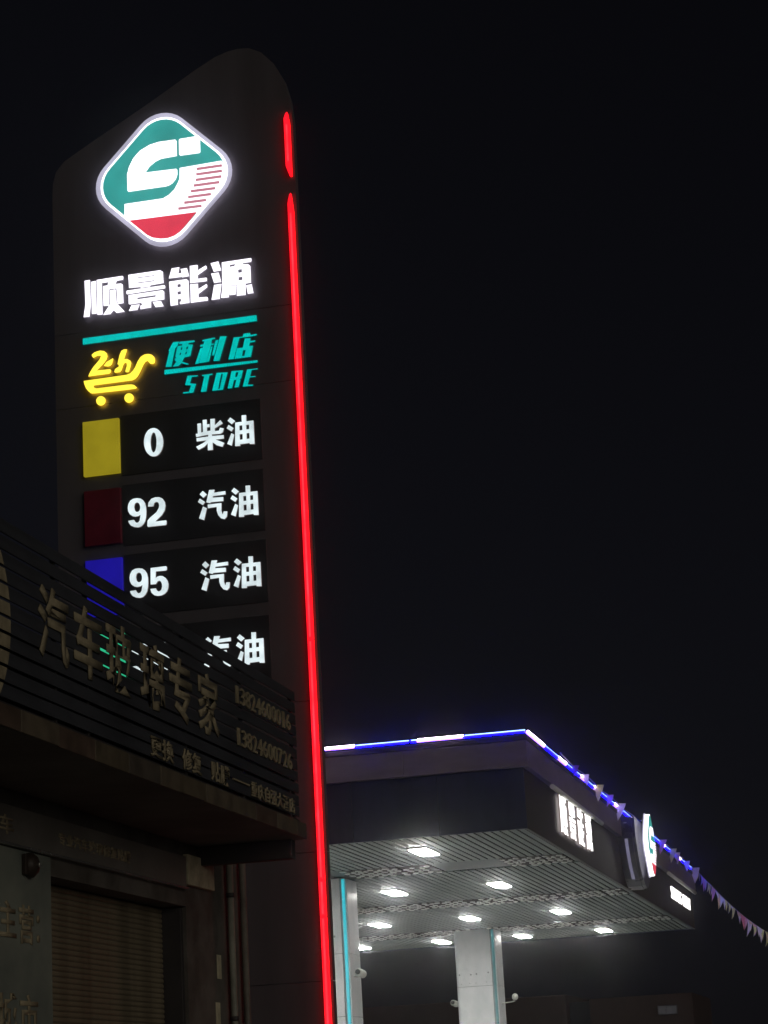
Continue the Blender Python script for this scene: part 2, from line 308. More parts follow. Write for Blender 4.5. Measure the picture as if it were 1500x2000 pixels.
# traced outlines of the lit signs, in millimetres on the pylon face (x, z)
G = {'emblem_white':[[[(-7160,10898),(-7161,11079),(-7138,11161),(-7089,11250),(-7013,11324),(-6907,11372),(-6803,11389),(-6626,11386),(-6614,11368),(-6616,11203),(-6787,11197),(-6851,11175),(-6914,11132),(-6963,11070),(-6626,11060),(-6616,11048),(-6617,10995),(-6634,10950),(-6672,10908),(-6714,10888),(-6745,10884),(-7150,10886)]],[[(-6588,11374),(-6577,11386),(-6403,11388),(-6361,11351),(-6362,11205),(-6376,11197),(-6578,11200),(-6590,11214)]],[[(-7197,10755),(-6780,10755),(-6717,10783),(-6653,10837),(-6610,10909),(-6594,10949),(-6590,11063),(-6139,11074),(-6102,11021),(-6101,10894),(-6135,10799),(-6395,10541),(-7153,10569),(-7201,10613)]]],'emblem_stripe':[[[(-6405,11007),(-6132,11005),(-6135,11033),(-6408,11036)]],[[(-6411,10949),(-6134,10945),(-6137,10974),(-6414,10977)]],[[(-6418,10888),(-6142,10885),(-6145,10914),(-6421,10917)]],[[(-6441,10829),(-6167,10825),(-6170,10854),(-6444,10858)]],[[(-6475,10771),(-6212,10766),(-6215,10795),(-6478,10800)]],[[(-6507,10712),(-6260,10708),(-6263,10737),(-6509,10740)]],[[(-6551,10656),(-6315,10651),(-6317,10680),(-6553,10685)]],[[(-6616,10601),(-6365,10595),(-6367,10623),(-6619,10630)]]],'emblem_red':[[[(-7149,10563),(-6423,10549),(-6520,10446),(-6605,10365),(-6668,10327),(-6740,10311),(-6833,10320),(-6904,10341),(-6965,10381),(-7015,10431)]]],'L0':[[[(-7667,9993),(-7613,9995),(-7607,9989),(-7604,9713),(-7620,9595),(-7685,9598),(-7662,9735)]],[[(-7596,9971),(-7545,9974),(-7541,9618),(-7594,9620)]],[[(-7535,9984),(-7478,9984),(-7478,9599),(-7535,9604)]],[[(-7474,9985),(-7256,9988),(-7245,9978),(-7247,9946),(-7317,9943),(-7331,9910),(-7271,9908),(-7253,9892),(-7250,9691),(-7313,9690),(-7322,9861),(-7399,9862),(-7406,9686),(-7466,9689),(-7468,9906),(-7418,9909),(-7407,9941),(-7474,9942)]],[[(-7392,9851),(-7332,9853),(-7323,9701),(-7239,9596),(-7325,9595),(-7358,9629),(-7395,9591),(-7473,9594),(-7396,9698)]]],'L1':[[[(-7191,9990),(-6848,9992),(-6818,9971),(-6814,9848),(-6958,9843),(-6958,9831),(-7061,9831),(-7060,9839),(-7186,9846)],[(-7094,9948),(-6913,9947),(-6913,9938),(-7094,9939)],[(-7093,9893),(-6910,9892),(-6910,9882),(-7094,9883)]],[[(-7215,9816),(-7207,9822),(-6810,9824),(-6798,9814),(-6799,9788),(-7208,9780),(-7216,9790)]],[[(-7194,9770),(-6828,9772),(-6810,9753),(-6811,9670),(-6953,9669),(-6955,9603),(-7070,9599),(-7069,9639),(-7049,9643),(-7058,9667),(-7184,9667),(-7194,9676)],[(-7100,9729),(-6901,9729),(-6902,9712),(-7100,9711)]],[[(-7165,9656),(-7075,9653),(-7103,9596),(-7196,9598)]],[[(-6936,9660),(-6848,9658),(-6820,9596),(-6908,9600)]]],'L2':[[[(-6723,9994),(-6640,9995),(-6654,9928),(-6617,9929),(-6628,9973),(-6560,9974),(-6539,9883),(-6612,9881),(-6619,9887),(-6756,9889)]],[[(-6755,9854),(-6568,9855),(-6548,9835),(-6545,9596),(-6645,9595),(-6648,9618),(-6634,9623),(-6633,9651),(-6668,9652),(-6668,9592),(-6746,9591)],[(-6668,9813),(-6638,9814),(-6630,9805),(-6631,9780),(-6667,9780)],[(-6669,9733),(-6633,9735),(-6632,9701),(-6668,9701)]],[[(-6529,9993),(-6449,9993),(-6444,9985),(-6446,9933),(-6360,9973),(-6350,9961),(-6350,9937),(-6446,9880),(-6447,9842),(-6357,9842),(-6351,9832),(-6352,9807),(-6362,9802),(-6531,9806)]],[[(-6530,9794),(-6449,9789),(-6447,9730),(-6360,9773),(-6351,9761),(-6351,9737),(-6446,9677),(-6447,9639),(-6358,9634),(-6348,9621),(-6349,9593),(-6531,9594)]]],'L3':[[[(-6307,9990),(-6224,9998),(-6197,9897),(-6276,9893)]],[[(-6306,9878),(-6225,9878),(-6201,9772),(-6277,9772)]],[[(-6278,9751),(-6199,9752),(-6225,9593),(-6311,9594)]],[[(-6188,9982),(-5881,9985),(-5874,9977),(-5875,9949),(-5886,9942),(-6105,9944),(-6104,9716),(-6129,9597),(-6210,9602),(-6190,9714)]],[[(-6099,9922),(-6058,9923),(-6047,9940),(-5965,9941),(-5962,9930),(-5911,9924),(-5888,9898),(-5888,9720),(-5946,9718),(-5950,9597),(-6043,9601),(-6039,9717),(-6100,9719)],[(-6019,9879),(-5979,9880),(-5979,9845),(-6018,9845)],[(-6018,9798),(-5977,9798),(-5977,9763),(-6018,9763)]],[[(-6102,9712),(-6044,9712),(-6054,9617),(-6118,9619)]],[[(-5940,9700),(-5882,9704),(-5867,9606),(-5927,9606)]]],'cart_two':[[[(-7613,9185),(-7578,9210),(-7521,9220),(-7477,9209),(-7448,9182),(-7440,9146),(-7452,9114),(-7493,9066),(-7560,9010),(-7417,9006),(-7406,8993),(-7411,8968),(-7427,8958),(-7653,8958),(-7636,8998),(-7600,9049),(-7530,9121),(-7509,9161),(-7547,9167),(-7595,9150)]]],'cart_dot':[[[(-7484,9050),(-7455,9086),(-7386,9119),(-7380,9110),(-7393,9059),(-7413,9040),(-7438,9037)]]],'cart_h':[[[(-7374,8970),(-7364,8999),(-7338,9015),(-7325,9016),(-7322,9041),(-7336,9049),(-7327,9088),(-7310,9148),(-7291,9186),(-7265,9198),(-7231,9195),(-7235,9169),(-7263,9093),(-7231,9091),(-7200,9071),(-7188,9042),(-7195,9008),(-7215,8952),(-7228,8948),(-7253,8954),(-7252,8972),(-7236,9020),(-7238,9048),(-7257,9051),(-7273,9031),(-7293,8978),(-7312,8959),(-7358,8960)]]],'cart_body':[[[(-7704,8917),(-7241,8923),(-7204,8932),(-7172,8959),(-7146,8996),(-7120,9051),(-7088,9093),(-7050,9113),(-7006,9115),(-6969,9102),(-6942,9074),(-6933,9036),(-6938,9008),(-6960,9001),(-6985,9007),(-7012,9040),(-7036,9034),(-7059,9003),(-7092,8939),(-7124,8888),(-7149,8866),(-7181,8855),(-7398,8854),(-7592,8854),(-7598,8844),(-7589,8827),(-7567,8820),(-7244,8818),(-7194,8814),(-7164,8804),(-7133,8771),(-7146,8762),(-7245,8761),(-7587,8768),(-7625,8774),(-7655,8802),(-7680,8836),(-7697,8882)]]],'cart_wheel':[[[(-7472,8675),(-7474,8660),(-7482,8647),(-7493,8637),(-7508,8631),(-7524,8631),(-7539,8635),(-7553,8644),(-7564,8657),(-7571,8672),(-7573,8688),(-7571,8703),(-7563,8716),(-7552,8726),(-7537,8732),(-7521,8732),(-7506,8727),(-7492,8718),(-7481,8706),(-7474,8691)]],[[(-7171,8667),(-7174,8651),(-7181,8638),(-7193,8629),(-7207,8623),(-7223,8623),(-7238,8627),(-7252,8636),(-7263,8649),(-7270,8664),(-7272,8680),(-7269,8695),(-7262,8708),(-7250,8718),(-7236,8723),(-7220,8723),(-7205,8719),(-7191,8710),(-7180,8697),(-7173,8682)]]],'S0':[[[(-6746,9217),(-6685,9213),(-6702,9169),(-6727,9146),(-6773,8957),(-6835,8963),(-6791,9120),(-6798,9132)]],[[(-6677,9210),(-6521,9206),(-6518,9190),(-6530,9186),(-6583,9184),(-6587,9169),(-6538,9162),(-6569,9044),(-6633,9037),(-6658,8995),(-6594,8967),(-6590,8959),(-6606,8956),(-6666,8981),(-6697,8954),(-6758,8956),(-6718,9003),(-6737,9021),(-6736,9040),(-6709,9040),(-6728,9054),(-6702,9165),(-6652,9168),(-6648,9185),(-6686,9188)],[(-6664,9149),(-6649,9148),(-6655,9121),(-6670,9120)],[(-6605,9148),(-6588,9148),(-6594,9120),(-6611,9120)],[(-6677,9093),(-6664,9093),(-6670,9067),(-6684,9067)],[(-6616,9096),(-6601,9096),(-6608,9068),(-6623,9068)]]],'S1':[[[(-6438,9197),(-6309,9208),(-6300,9198),(-6309,9190),(-6336,9187),(-6344,9145),(-6315,9145),(-6319,9130),(-6348,9128),(-6403,8957),(-6480,8956),(-6431,9129),(-6463,9129),(-6459,9148),(-6425,9149),(-6414,9184),(-6439,9182)]],[[(-6460,9112),(-6436,9113),(-6484,8953),(-6522,8952)]],[[(-6347,9114),(-6331,9115),(-6373,8961),(-6401,8957)]],[[(-6299,9176),(-6266,9175),(-6319,9018),(-6342,9018)]],[[(-6248,9211),(-6180,9204),(-6265,8954),(-6329,8959)]]],'S2':[[[(-6106,9180),(-6012,9175),(-6003,9205),(-5935,9207),(-5929,9183),(-5868,9186),(-5861,9176),(-5873,9170),(-5933,9166),(-6046,9167),(-6114,8953),(-6171,8953)]],[[(-5990,9153),(-5930,9149),(-5935,9119),(-5882,9120),(-5887,9104),(-5939,9101),(-5948,9068),(-5907,9066),(-5934,8952),(-6105,8952),(-6075,9062),(-6016,9058)],[(-6014,9031),(-5987,9030),(-6001,8972),(-6027,8972)]]],'S_line':[[[(-6848,8932),(-5868,8907),(-5868,8883),(-6851,8884)]]],'T0':[[[(-6606,8839),(-6496,8830),(-6504,8818),(-6561,8821),(-6582,8756),(-6518,8741),(-6551,8654),(-6661,8657),(-6657,8671),(-6596,8669),(-6571,8732),(-6635,8744)]]],'T1':[[[(-6455,8827),(-6341,8828),(-6345,8815),(-6376,8812),(-6415,8648),(-6472,8650),(-6429,8812),(-6451,8814)]]],'T2':[[[(-6300,8830),(-6183,8820),(-6239,8644),(-6353,8647)],[(-6251,8810),(-6233,8809),(-6272,8660),(-6289,8660)]]],'T3':[[[(-6142,8828),(-6022,8821),(-6044,8739),(-6059,8728),(-6054,8718),(-6075,8651),(-6118,8651),(-6095,8729),(-6119,8730),(-6145,8648),(-6190,8651)],[(-6097,8807),(-6071,8807),(-6084,8760),(-6108,8761)]]],'T4':[[[(-5980,8823),(-5868,8821),(-5871,8811),(-5932,8812),(-5951,8746),(-5894,8744),(-5898,8735),(-5956,8736),(-5979,8663),(-5923,8657),(-5928,8645),(-6032,8649)]]],'bar':[[[(-7715,9387),(-5859,9385),(-5856,9321),(-7716,9319)]]],'oil':[[[(-6169,8339),(-6120,8295),(-6157,8267),(-6199,8308)]],[[(-6189,8264),(-6139,8225),(-6162,8193),(-6211,8231)]],[[(-6164,8174),(-6135,8156),(-6165,8045),(-6211,8069)]],[[(-6120,8279),(-6051,8279),(-6051,8346),(-6005,8344),(-6005,8278),(-5931,8278),(-5929,8034),(-5979,8039),(-5980,8051),(-6077,8049),(-6079,8032),(-6130,8036)],[(-6079,8243),(-6048,8243),(-6048,8192),(-6078,8192)],[(-6008,8241),(-5977,8241),(-5978,8194),(-6008,8194)],[(-6079,8153),(-6048,8153),(-6049,8095),(-6079,8095)],[(-6007,8155),(-5978,8155),(-5978,8096),(-6008,8095)]]],'diesel':[[[(-6458,8348),(-6416,8348),(-6416,8297),(-6389,8298),(-6387,8267),(-6416,8266),(-6416,8227),(-6380,8228),(-6377,8349),(-6331,8347),(-6333,8278),(-6274,8325),(-6250,8288),(-6335,8246),(-6335,8217),(-6292,8217),(-6280,8246),(-6241,8234),(-6253,8196),(-6279,8183),(-6376,8188),(-6438,8187),(-6531,8179),(-6535,8213),(-6513,8214),(-6515,8317),(-6477,8318),(-6478,8220),(-6458,8223)]],[[(-6529,8167),(-6406,8170),(-6404,8190),(-6366,8187),(-6365,8170),(-6245,8165),(-6244,8129),(-6331,8129),(-6241,8083),(-6261,8045),(-6319,8068),(-6363,8105),(-6362,8026),(-6414,8027),(-6413,8101),(-6449,8069),(-6511,8044),(-6536,8078),(-6462,8107),(-6425,8132),(-6527,8133)]]],'gas':[[[(-6481,7615),(-6441,7573),(-6478,7543),(-6516,7583)]],[[(-6514,7540),(-6462,7499),(-6486,7469),(-6537,7507)]],[[(-6485,7455),(-6446,7433),(-6479,7315),(-6530,7338)]],[[(-6416,7616),(-6359,7613),(-6367,7583),(-6249,7586),(-6248,7552),(-6377,7549),(-6383,7534),(-6273,7528),(-6273,7487),(-6401,7490),(-6412,7480),(-6449,7494)]],[[(-6436,7469),(-6294,7468),(-6297,7387),(-6284,7350),(-6273,7381),(-6236,7377),(-6243,7324),(-6268,7301),(-6304,7314),(-6331,7349),(-6344,7393),(-6344,7435),(-6435,7432)]]],'n0':[[[(-6878,8168),(-6882,8133),(-6892,8101),(-6907,8073),(-6926,8051),(-6948,8037),(-6972,8032),(-6997,8035),(-7020,8046),(-7041,8066),(-7059,8092),(-7072,8123),(-7080,8157),(-7082,8193),(-7078,8229),(-7069,8261),(-7054,8289),(-7035,8311),(-7012,8325),(-6988,8330),(-6963,8327),(-6940,8316),(-6918,8296),(-6901,8270),(-6888,8239),(-6880,8204)],[(-6949,8175),(-6951,8143),(-6956,8114),(-6964,8092),(-6973,8078),(-6983,8074),(-6993,8081),(-7001,8097),(-7007,8121),(-7011,8150),(-7012,8183),(-7009,8215),(-7004,8244),(-6996,8266),(-6987,8280),(-6977,8284),(-6967,8278),(-6959,8262),(-6953,8238),(-6949,8208)]]],'n2':[[[(-7058,7520),(-7051,7563),(-7020,7597),(-6979,7607),(-6937,7604),(-6903,7584),(-6880,7546),(-6875,7505),(-6886,7460),(-6916,7417),(-6986,7358),(-6874,7358),(-6869,7351),(-6870,7316),(-6881,7310),(-7064,7312),(-7070,7324),(-7067,7376),(-7038,7405),(-6971,7452),(-6944,7495),(-6940,7524),(-6948,7551),(-6971,7560),(-6992,7550),(-7002,7517)]]],'n9':[[[(-7268,6678),(-7209,6681),(-7198,6661),(-7182,6647),(-7163,6650),(-7148,6669),(-7137,6727),(-7157,6716),(-7192,6712),(-7223,6721),(-7250,6743),(-7267,6777),(-7270,6815),(-7262,6853),(-7243,6883),(-7211,6899),(-7172,6901),(-7133,6892),(-7106,6870),(-7087,6838),(-7078,6795),(-7077,6749),(-7080,6703),(-7090,6659),(-7109,6627),(-7136,6605),(-7168,6599),(-7207,6607),(-7242,6626),(-7262,6654)],[(-7203,6812),(-7197,6842),(-7183,6855),(-7165,6855),(-7150,6843),(-7140,6817),(-7140,6790),(-7148,6768),(-7164,6758),(-7181,6760),(-7196,6775)]]],'n5':[[[(-7048,6889),(-6890,6891),(-6879,6882),(-6881,6852),(-6891,6847),(-6995,6849),(-6999,6782),(-6979,6795),(-6951,6799),(-6924,6793),(-6897,6773),(-6877,6743),(-6868,6707),(-6871,6670),(-6884,6637),(-6910,6613),(-6945,6600),(-6984,6600),(-7019,6611),(-7046,6639),(-7057,6678),(-7000,6678),(-6991,6658),(-6975,6644),(-6958,6645),(-6942,6660),(-6934,6688),(-6936,6719),(-6945,6740),(-6962,6752),(-6980,6746),(-6998,6721),(-7053,6722)]]],'n8':[[[(-6956,6894),(-6925,6887),(-6899,6863),(-6886,6827),(-6891,6790),(-6911,6762),(-6885,6732),(-6871,6689),(-6878,6644),(-6906,6609),(-6946,6596),(-6984,6602),(-7023,6625),(-7049,6666),(-7050,6708),(-7035,6744),(-7007,6766),(-7028,6797),(-7032,6836),(-7019,6872),(-6992,6892)],[(-6927,6820),(-6931,6806),(-6940,6795),(-6952,6790),(-6966,6791),(-6979,6799),(-6987,6812),(-6989,6827),(-6986,6842),(-6977,6853),(-6964,6858),(-6950,6856),(-6938,6848),(-6930,6836)],[(-6922,6679),(-6925,6660),(-6934,6645),(-6947,6636),(-6962,6634),(-6977,6639),(-6989,6651),(-6997,6668),(-6999,6687),(-6996,6706),(-6987,6721),(-6974,6730),(-6959,6732),(-6944,6727),(-6932,6715),(-6924,6698)]]]}

# ------------------------------------------------------------------ ground
def sheet(name, x0, x1, y0, y1, z, mat):
    return structure(part(name, mk(name, [(x0, y0, z), (x1, y0, z), (x1, y1, z), (x0, y1, z)], [(0, 1, 2, 3)], mat), None))
sheet('ground', -900, 900, -900, 900, 0.0, MAT['asphalt'])
sheet('forecourt', -26, -3.6, 21.5, 82, 0.006, MAT['concrete'])
structure(box('pavement', -12, -3.9, 4, 20.9, 0.0, 0.13, MAT['concrete'], None, 0.01))
structure(box('kerb', -3.88, -3.72, 4, 20.9, 0.0, 0.14, MAT['kerb'], None, 0.015))

# ------------------------------------------------------------------ pylon price sign
PX0, PX1, PY = -8.03, -5.395, 20.5
pyl = thing('pylon_sign', 'tall grey price pylon with glowing diamond emblem, fuel grades and red light tube', 'sign', (-6.7, 20.7, 0))
TOP = [(-8.03, 11.0), (-8.022, 11.15), (-7.985, 11.28), (-7.89, 11.385), (-7.6, 11.545), (-6.886, 11.926), (-6.42, 12.19), (-6.2, 12.30), (-6.06, 12.34),
       (-5.95, 12.352), (-5.83, 12.34), (-5.70, 12.27), (-5.57, 12.12), (-5.47, 11.92), (-5.415, 11.7), (-5.395, 11.45)]
cuts = [0.35, 1.6, 2.78, 3.976, 5.42, 8.66, 9.46]
def pane(z0, z1, d0, d1, mat, nm, ins=0.0):
    g = 0.0025
    if z1 is None:
        lp = [(PX0+ins, z0+g)] + [(min(max(x, PX0+ins), PX1-ins), z-ins*0.8) for x, z in TOP] + [(PX1-ins, z0+g)]
    else:
        lp = [(PX0+ins, z0+g), (PX0+ins, z1-g), (PX1-ins, z1-g), (PX1-ins, z0+g)]
    return part(nm, shape(nm, [[lp]], d0, d1, fr_front, mat), pyl)
for a, b in zip(cuts, cuts[1:]+[None]):
    pane(a, b, -20.60, -PY, MAT['pylon'], 'face_panel')
    pane(a, b, -20.90, -20.82, MAT['pylon'], 'back_panel', 0.10)
pane(0.3, None, -20.815, -20.605, MAT['pylon_dark'], 'core', 0.16)
box('plinth', -8.3, -5.1, 20.2, 21.2, 0.0, 0.35, MAT['concrete'], pyl, 0.02)
# red light tube down the right edge, in sections with pointed ends
def tube_section(z0, z1, tip0=0.0, tip1=0.0):
    xa, xb = -5.478, -5.422
    lp = [(xa, z0+tip0*0.8), (xa, z1-tip1*0.55), (xa+0.022, z1-tip1*0.1), (xa+0.037, z1), (xb-0.012, z1-tip1*0.35), (xb, z1-tip1), (xb, z0), (xb-0.02, z0)] if (tip0 or tip1) else [(xa, z0), (xa, z1), (xb, z1), (xb, z0)]
    tb_ = part('light_tube', lit('light_tube', [[lp]], -PY-0.001, -PY+0.045, fr_front, MAT['red_tube'], MAT['red_side'], MAT['red_side']), pyl)
    part('tube_core', shape('tube_core', [[[(-5.458, z0+0.02+tip0), (-5.458, z1-0.02-tip1), (-5.442, z1-0.02-tip1), (-5.442, z0+0.02+tip0)]]], -PY+0.0455, -PY+0.048, fr_front, MAT['red_core']), tb_)
tube_section(10.83, 11.535, 0.14, 0.12)
tube_section(6.013, 10.64, 0.0, 0.2)
for a, b in ((3.712, 6.006), (3.37, 3.706), (2.0, 3.364), (0.5, 1.994)): tube_section(a, b)
# emblem light box
CX, CZ = -6.77, 10.976
em = part('emblem', lit('emblem', [[rdiamond(CX-0.012, CZ+0.010, 0.868, 0.32)]], -PY+0.045, -20.42, fr_front, MAT['rim'], MAT['rim'], MAT['w_back']), pyl)
part('emblem_face', shape('emblem_face', [[rdiamond(CX, CZ, 0.81, 0.295)]], -20.419, -20.400, fr_front, MAT['w_emblem']), em)
part('emblem_green', shape('emblem_green', [[rdiamond(CX, CZ, 0.778, 0.285)]], -20.399, -20.394, fr_front, MAT['g_emblem']), em)
for pl in gl('emblem_white'):
    part('emblem_stroke', shape('emblem_stroke', [pl], -20.393, -20.388, fr_front, MAT['w_emblem']), em)
for pl in gl('emblem_stripe'):
    part('emblem_stripe', shape('emblem_stripe', [pl], -20.387, -20.384, fr_front, MAT['st_emblem']), em)
part('emblem_red', shape('emblem_red', gl('emblem_red'), -20.387, -20.384, fr_front, MAT['r_emblem']), em)
# brand name, store bar, trolley, store name
for k in range(4):
    part('brand_letter', lit('brand_letter', gl('L%d' % k), -PY+0.045, -20.43, fr_front, MAT['w_letter'], MAT['w_side'], MAT['w_back']), pyl)
part('teal_bar', lit('teal_bar', gl('bar'), -PY-0.001, -20.475, fr_front, MAT['teal'], MAT['t_side'], MAT['t_side']), pyl)
for k in ('cart_two', 'cart_dot', 'cart_h', 'cart_body'):
    part({'cart_two': 'numeral', 'cart_dot': 'numeral_piece', 'cart_h': 'hour_letter', 'cart_body': 'trolley_outline'}[k], lit(k, gl(k), -PY+0.022, -20.445, fr_front, MAT['yellow'], MAT['y_side'], MAT['y_back']), pyl)
for pl in gl('cart_wheel'):
    part('trolley_wheel', lit('trolley_wheel', [pl], -PY+0.022, -20.445, fr_front, MAT['yellow'], MAT['y_side'], MAT['y_back']), pyl)
for k in range(3): part('store_character', lit('store_character', gl('S%d' % k), -PY-0.001, -20.475, fr_front, MAT['teal'], MAT['t_side'], MAT['t_side']), pyl)
part('store_underline', lit('store_underline', gl('S_line'), -PY-0.001, -20.475, fr_front, MAT['teal'], MAT['t_side'], MAT['t_side']), pyl)
for k in range(5): part('store_letter', lit('store_letter', gl('T%d' % k), -PY-0.001, -20.475, fr_front, MAT['teal'], MAT['t_side'], MAT['t_side']), pyl)
# fuel grade rows
ROWS = [(8.195, '0', 'sq_yellow'), (7.465, '92', 'red_square'), (6.745, '95', 'sq_blue'), (5.985, '98', 'sq_green')]
for k, (zc, num, sq) in enumerate(ROWS):
    row = box('price_row', -7.335, -5.86, PY-0.012, PY+0.02, zc-0.315, zc+0.315, MAT['row_black'], pyl, 0.003)
    box('grade_square', -7.73, -7.345, PY-0.045, PY-0.0015, zc-0.285, zc+0.288, MAT[sq], row, 0.004)
    for ch in num:
        home = {'0': 8.195, '2': 7.465, '9': 6.745, '5': 6.745, '8': 6.745}[ch]; sh_ = zc-home
        part('grade_digit', lit('grade_digit', gl('n'+ch, lambda x, z: (x, z+sh_)), -PY+0.020, -20.46, fr_front, MAT['row_letter'], MAT['r_side'], MAT['r_side']), row)
    dz = zc - 8.195; dg = zc - 7.465
    if k == 0: part('fuel_character', lit('fuel_character', gl('diesel'), -PY+0.020, -20.46, fr_front, MAT['row_letter'], MAT['r_side'], MAT['r_side']), row)
    else: part('fuel_character', lit('fuel_character', gl('gas', lambda x, z: (x, z+dg)), -PY+0.020, -20.46, fr_front, MAT['row_letter'], MAT['r_side'], MAT['r_side']), row)
    part('fuel_character', lit('fuel_character', gl('oil', lambda x, z: (x + (0.012 if k else 0), z+dz)), -PY+0.020, -20.46, fr_front, MAT['row_letter'], MAT['r_side'], MAT['r_side']), row)

fr0 = random.Random(21)
# ------------------------------------------------------------------ filling station canopy
cx0, cx1, cy0, cy1, cz, ct = -16.7, -6.25, 36.9, 63.6, 6.0, 7.56
can = thing('station_canopy', 'filling station canopy with slatted ceiling, white columns and blue light line on its edge', 'canopy', (-11.45, 50.2, 0))
box('roof_deck', cx0+0.06, cx1-0.06, cy0+0.06, cy1-0.06, 6.14, 7.40, MAT['void'], can)
for q in range(7):
    w_ = (cx1-cx0)/7
    box('fascia_panel', cx0+q*w_+0.003, cx0+(q+1)*w_-0.003, cy0+fr0.uniform(-.004, .004), cy0+0.05, cz-0.02, 7.0, MAT['fascia'], can, 0.004)
box('rear_fascia', cx0, cx1, cy1-0.05, cy1, cz-0.02, 7.0, MAT['fascia'], can, 0.004)
box('side_fascia', cx1-0.05, cx1+0.002, cy0+0.051, cy1-0.051, cz-0.018, 7.0, MAT['fascia_side'], can, 0.004)
box('far_side_fascia', cx0-0.002, cx0+0.05, cy0+0.051, cy1-0.051, cz-0.018, 7.0, MAT['fascia_side'], can, 0.004)
b = 0.10
for q in range(5):
    w_ = (cx1-cx0+2*b)/5
    box('front_band', cx0-b+q*w_+0.003, cx0-b+(q+1)*w_-0.003, cy0-b+fr0.uniform(-.004, .004), cy0+0.05, 7.003, 7.44, MAT['band'], can, 0.006)
box('rear_band', cx0-b, cx1+b, cy1-0.05, cy1+b, 7.003, 7.44, MAT['band'], can, 0.006)
box('side_band', cx1-0.05, cx1+b, cy0+0.052, cy1-0.052, 7.003, 7.44, MAT['band'], can, 0.006)
box('far_side_band', cx0-b, cx0+0.05, cy0+0.052, cy1-0.052, 7.003, 7.44, MAT['band'], can, 0.006)
box('front_coping', cx0-b-0.02, cx1+b+0.02, cy0-b-0.02, cy0+0.2, 7.443, ct-0.03, MAT['fascia_side'], can, 0.006)
box('side_coping', cx1-0.2, cx1+b+0.02, cy0+0.203, cy1+b, 7.443, ct-0.03, MAT['fascia_side'], can, 0.006)
box('rear_coping', cx0-b-0.02, cx1-0.203, cy1-0.2, cy1+b, 7.443, ct-0.03, MAT['fascia_side'], can, 0.006)
# ceiling: lengthwise strips in four fields, with cross bands between
fields = [(36.96, 41.45), (43.15, 49.45), (51.15, 57.95), (59.65, 63.54)]
pitch, sw = 0.1472, 0.112
ns = int((cx1-cx0-0.12)/pitch)
for (a, e) in fields:
    me = box_me('ceiling_strip', -sw/2, sw/2, a, e, cz, cz+0.03, MAT['strip'], 0.006)
    for i in range(ns):
        o = part('ceiling_strip', me, can); o.location = (cx0+0.075+pitch*(i+0.5), 0, 0)
rng = random.Random(3)
def leaf_panel(x0, x1, y0, y1, dens=1.0):
    bk = box('leaf_panel', x0, x1, y0, y1, cz+0.004, cz+0.02, MAT['leafback'], can)
    V, F = [], []
    nx = max(2, int(round((x1-x0)/0.135))); ny = 4
    for i in range(nx):
        for j in range(ny):
            if rng.random() > dens*0.94: continue
            px = x0+(i+0.5+rng.uniform(-.12, .12))*(x1-x0)/nx; py = y0+(j+0.5+rng.uniform(-.15, .15)+(0.25 if i % 2 else -0.25))*(y1-y0)/ny
            L = rng.uniform(.10, .14); W = rng.uniform(.048, .062); t = (0.22 if (i+j) % 2 else -0.22)+rng.uniform(-.1, .1)
            c, s = math.cos(t), math.sin(t); n0 = len(V); til = rng.uniform(0.001, 0.006)
            for (a, d, h) in ((-W, -L*.35, til*.7), (0, -L, til), (W, -L*.3, til*.7), (W*.8, L*.4, -til*.5), (0, L, -til), (-W, L*.3, -til*.4)):
                V.append((px+a*c-d*s, py+a*s+d*c, cz-0.012+h))
            F.append(tuple(range(n0, n0+6)))
            for q in range(6): V.append((V[n0+q][0], V[n0+q][1], cz+0.003))
            for q in range(6): F.append((n0+q, n0+(q+1) % 6, n0+6+(q+1) % 6, n0+6+q))
    o = part('leaf_cutouts', mk('leaf_cutouts', V, F, MAT['leaf']), bk); o['kind'] = 'stuff'
for k, (a, e) in enumerate([(41.47, 43.13), (49.47, 51.13), (57.97, 59.63)]):
    box('ceiling_plate', cx0+0.07, cx1-0.07, a, e, cz+0.021, cz+0.05, MAT['plate'], can, 0.003)
    if k == 0: segs = [(-10.72, -9.62, 1), (-9.58, -8.98, 0.6), (-7.62, -6.86, 1), (-6.82, -6.42, 1)]
    elif k == 1: segs = [(-6.42-0.42, -6.42, 1)] + [(-6.9-1.02*(q+1)+0.05, -6.9-1.02*q, 1) for q in range(7)]
    else: segs = [(-6.42-0.42, -6.42, 1)] + [(-6.9-1.02*(q+1)+0.05, -6.9-1.02*q, 1) for q in range(9)]
    for (x0, x1, d) in segs: leaf_panel(x0, x1, a+0.06, e-0.06, d)
